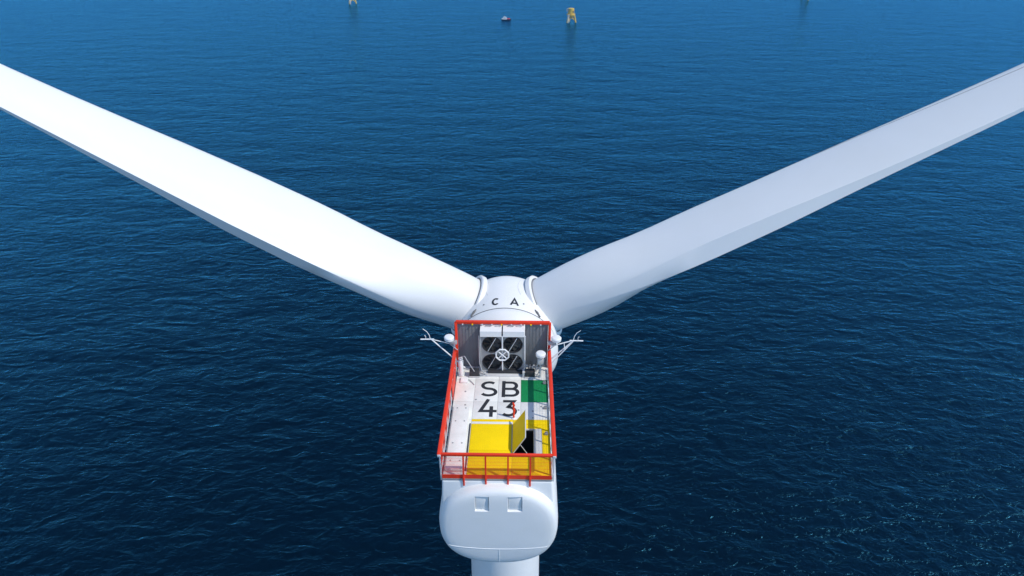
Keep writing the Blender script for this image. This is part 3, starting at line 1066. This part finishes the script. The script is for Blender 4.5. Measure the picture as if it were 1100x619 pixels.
# ------------------------------------------------------------------ far foundations and the boat
def jacket(x, y, rz, label):
    t = thing('jacket_foundation', (x, y, 0), label, 'foundation', 'yellow foundations standing in the sea')
    ca, sa = math.cos(rz), math.sin(rz)

    def P(px, py, pz):
        return (x + px * ca - py * sa, y + px * sa + py * ca, pz)
    feet = [(6.6 * math.cos(R(90 + 120 * i)), 6.6 * math.sin(R(90 + 120 * i))) for i in range(3)]
    heads = [(4.6 * math.cos(R(90 + 120 * i)), 4.6 * math.sin(R(90 + 120 * i))) for i in range(3)]
    for f, h in zip(feet, heads):
        lg = MB().tube([P(f[0] * 1.1, f[1] * 1.1, -4), P(f[0], f[1], 1.6), P(h[0], h[1], 10.0)], [1.1, 1.1, 1.0], 12).build('leg', JACKET, t)
        MB().tube([P(f[0] * 1.09, f[1] * 1.09, -3.5), P(f[0] * 1.0, f[1] * 1.0, 1.8)], 1.05, 12).build('splash_zone', GROWTH, lg)
    for i in range(3):
        j = (i + 1) % 3
        MB().tube([P(feet[i][0], feet[i][1], 2), P(heads[j][0], heads[j][1], 9.0)], .5, 8).build('brace', JACKET, t)
        MB().tube([P(feet[j][0], feet[j][1], 2), P(heads[i][0], heads[i][1], 9.0)], .5, 8).build('brace', JACKET, t)
    pl = MB()
    pl.lathe([(9.4, 0), (9.4, 5.8), (10.3, 5.8), (10.3, 3.2)], P(0, 0, 0), (0, 0, 1), 12)
    pl.build('platform', JACKET, t)
    MB().lathe([(6.5, 2.2), (7.5, 4.2), (10.3, 4.3), (18.0, 4.1), (18.2, 0)], P(0, 0, 0), (0, 0, 1), 28).build('transition_piece', JACKET, t)
    d0 = P(1.6, -4.1, 13)
    MB().box(d0[0] - .7, d0[0] + .7, d0[1] - .25, d0[1] + .3, 12.6, 15.2).build('doorway', HULL, t)
    c = P(-5.2, 0, 0)
    MB().box(c[0] - 1.3, c[0] + 1.3, c[1] - 1.3, c[1] + 1.3, 14.2, 17.6).build('crane_cabin', MGREY, t)
    rl = MB()
    ring = [P(5.7 * math.cos(a), 5.7 * math.sin(a), 11.5) for a in [2 * math.pi * i / 12 for i in range(13)]]
    rl.tube(ring, .12, 5, cap=False)
    for q in ring[:-1]:
        rl.tube([(q[0], q[1], 10.3), q], .1, 5)
    rl.build('platform_railing', JACKET, t)
    b0, b1 = P(-4.4, -5.2, -2), P(-4.4, -5.2, 11)
    MB().tube([b0, b1], .35, 8).tube([P(-5.8, -5.2, -2), P(-5.8, -5.2, 11)], .35, 8).build('boat_landing', BOATW, t)
    return t


jacket(64.7, 967.7, R(15), 'yellow three-legged steel foundation standing in the sea beside the small boat')
jacket(-275.5, 1138.5, R(40), 'yellow steel foundation far out on the sea, above the bright blade')
jacket(467, 1197.0, R(70), 'yellow steel foundation far out on the sea, above the shaded blade')

bx_, by_ = -24.5, 981.6
bt = thing('workboat', (bx_, by_, 0), 'small workboat with black hull, white cabin and red foredeck', 'boat')


def boat_hull():
    m = MB()
    st_ = [(-6.6, 1.9, .2), (-5, 2.1, .1), (-1, 2.2, .0), (3, 2.0, .1), (5.4, 1.2, .35), (6.8, .12, .7)]
    vs, fs = [], []
    for px, hw, sh_ in st_:
        vs += [(bx_ + px, by_ - hw * .7, -.6), (bx_ + px, by_ - hw, 1.5 + sh_), (bx_ + px, by_ + hw, 1.5 + sh_), (bx_ + px, by_ + hw * .7, -.6)]
    for i in range(len(st_) - 1):
        for j in range(4):
            q = (j + 1) % 4
            fs.append((i * 4 + j, (i + 1) * 4 + j, (i + 1) * 4 + q, i * 4 + q))
    fs += [(0, 1, 2, 3), tuple(len(vs) - 4 + k for k in (3, 2, 1, 0))]
    return m.add(vs, fs)


boat_hull().build('hull', HULL, bt, fix=True)
MB().cbox(bx_ + 1.2, bx_ + 5.2, by_ - 1.5, by_ + 1.5, 1.5, 2.7, .2).build('foredeck', BOATR, bt)
cb = MB().hexa([(bx_ - 4.6, by_ - 1.8, 1.5), (bx_ + 1.2, by_ - 1.8, 1.5), (bx_ + 1.2, by_ + 1.8, 1.5), (bx_ - 4.6, by_ + 1.8, 1.5),
                (bx_ - 4.2, by_ - 1.5, 4.3), (bx_ + .3, by_ - 1.5, 4.3), (bx_ + .3, by_ + 1.5, 4.3), (bx_ - 4.2, by_ + 1.5, 4.3)]).build('cabin', BOATW, bt)
MB().box(bx_ - 3.8, bx_ + .2, by_ - 1.72, by_ - 1.5, 3.1, 3.8).build('window', GLASS, cb)
MB().cbox(bx_ - 6.2, bx_ - 4.7, by_ - 1.6, by_ + 1.6, 1.6, 2.5, .1).build('aft_deck_gear', BOATW, bt)
MB().tube([(bx_ - 2.2, by_, 4.3), (bx_ - 2.2, by_, 6.2)], .14, 6).tube([(bx_ - 2.7, by_, 5.6), (bx_ - 1.7, by_, 5.6)], .12, 6).build('mast', BOATW, bt)

# ------------------------------------------------------------------ the air over the sea
hz = bpy.data.materials.new('sea_haze')
hz.use_nodes = True
n, l = hz.node_tree.nodes, hz.node_tree.links
n.clear()
pv = n.new('ShaderNodeVolumePrincipled')
pv.inputs['Color'].default_value = (0.14, 0.50, 1.0, 1)
pv.inputs['Density'].default_value = 0.00015
pv.inputs['Anisotropy'].default_value = 0.35
om = n.new('ShaderNodeOutputMaterial')
l.new(pv.outputs[0], om.inputs['Volume'])
haze = MB().box(-20200, 20200, -20200, 20200, -6, 215).build('haze', hz)
tag(haze, kind='stuff')
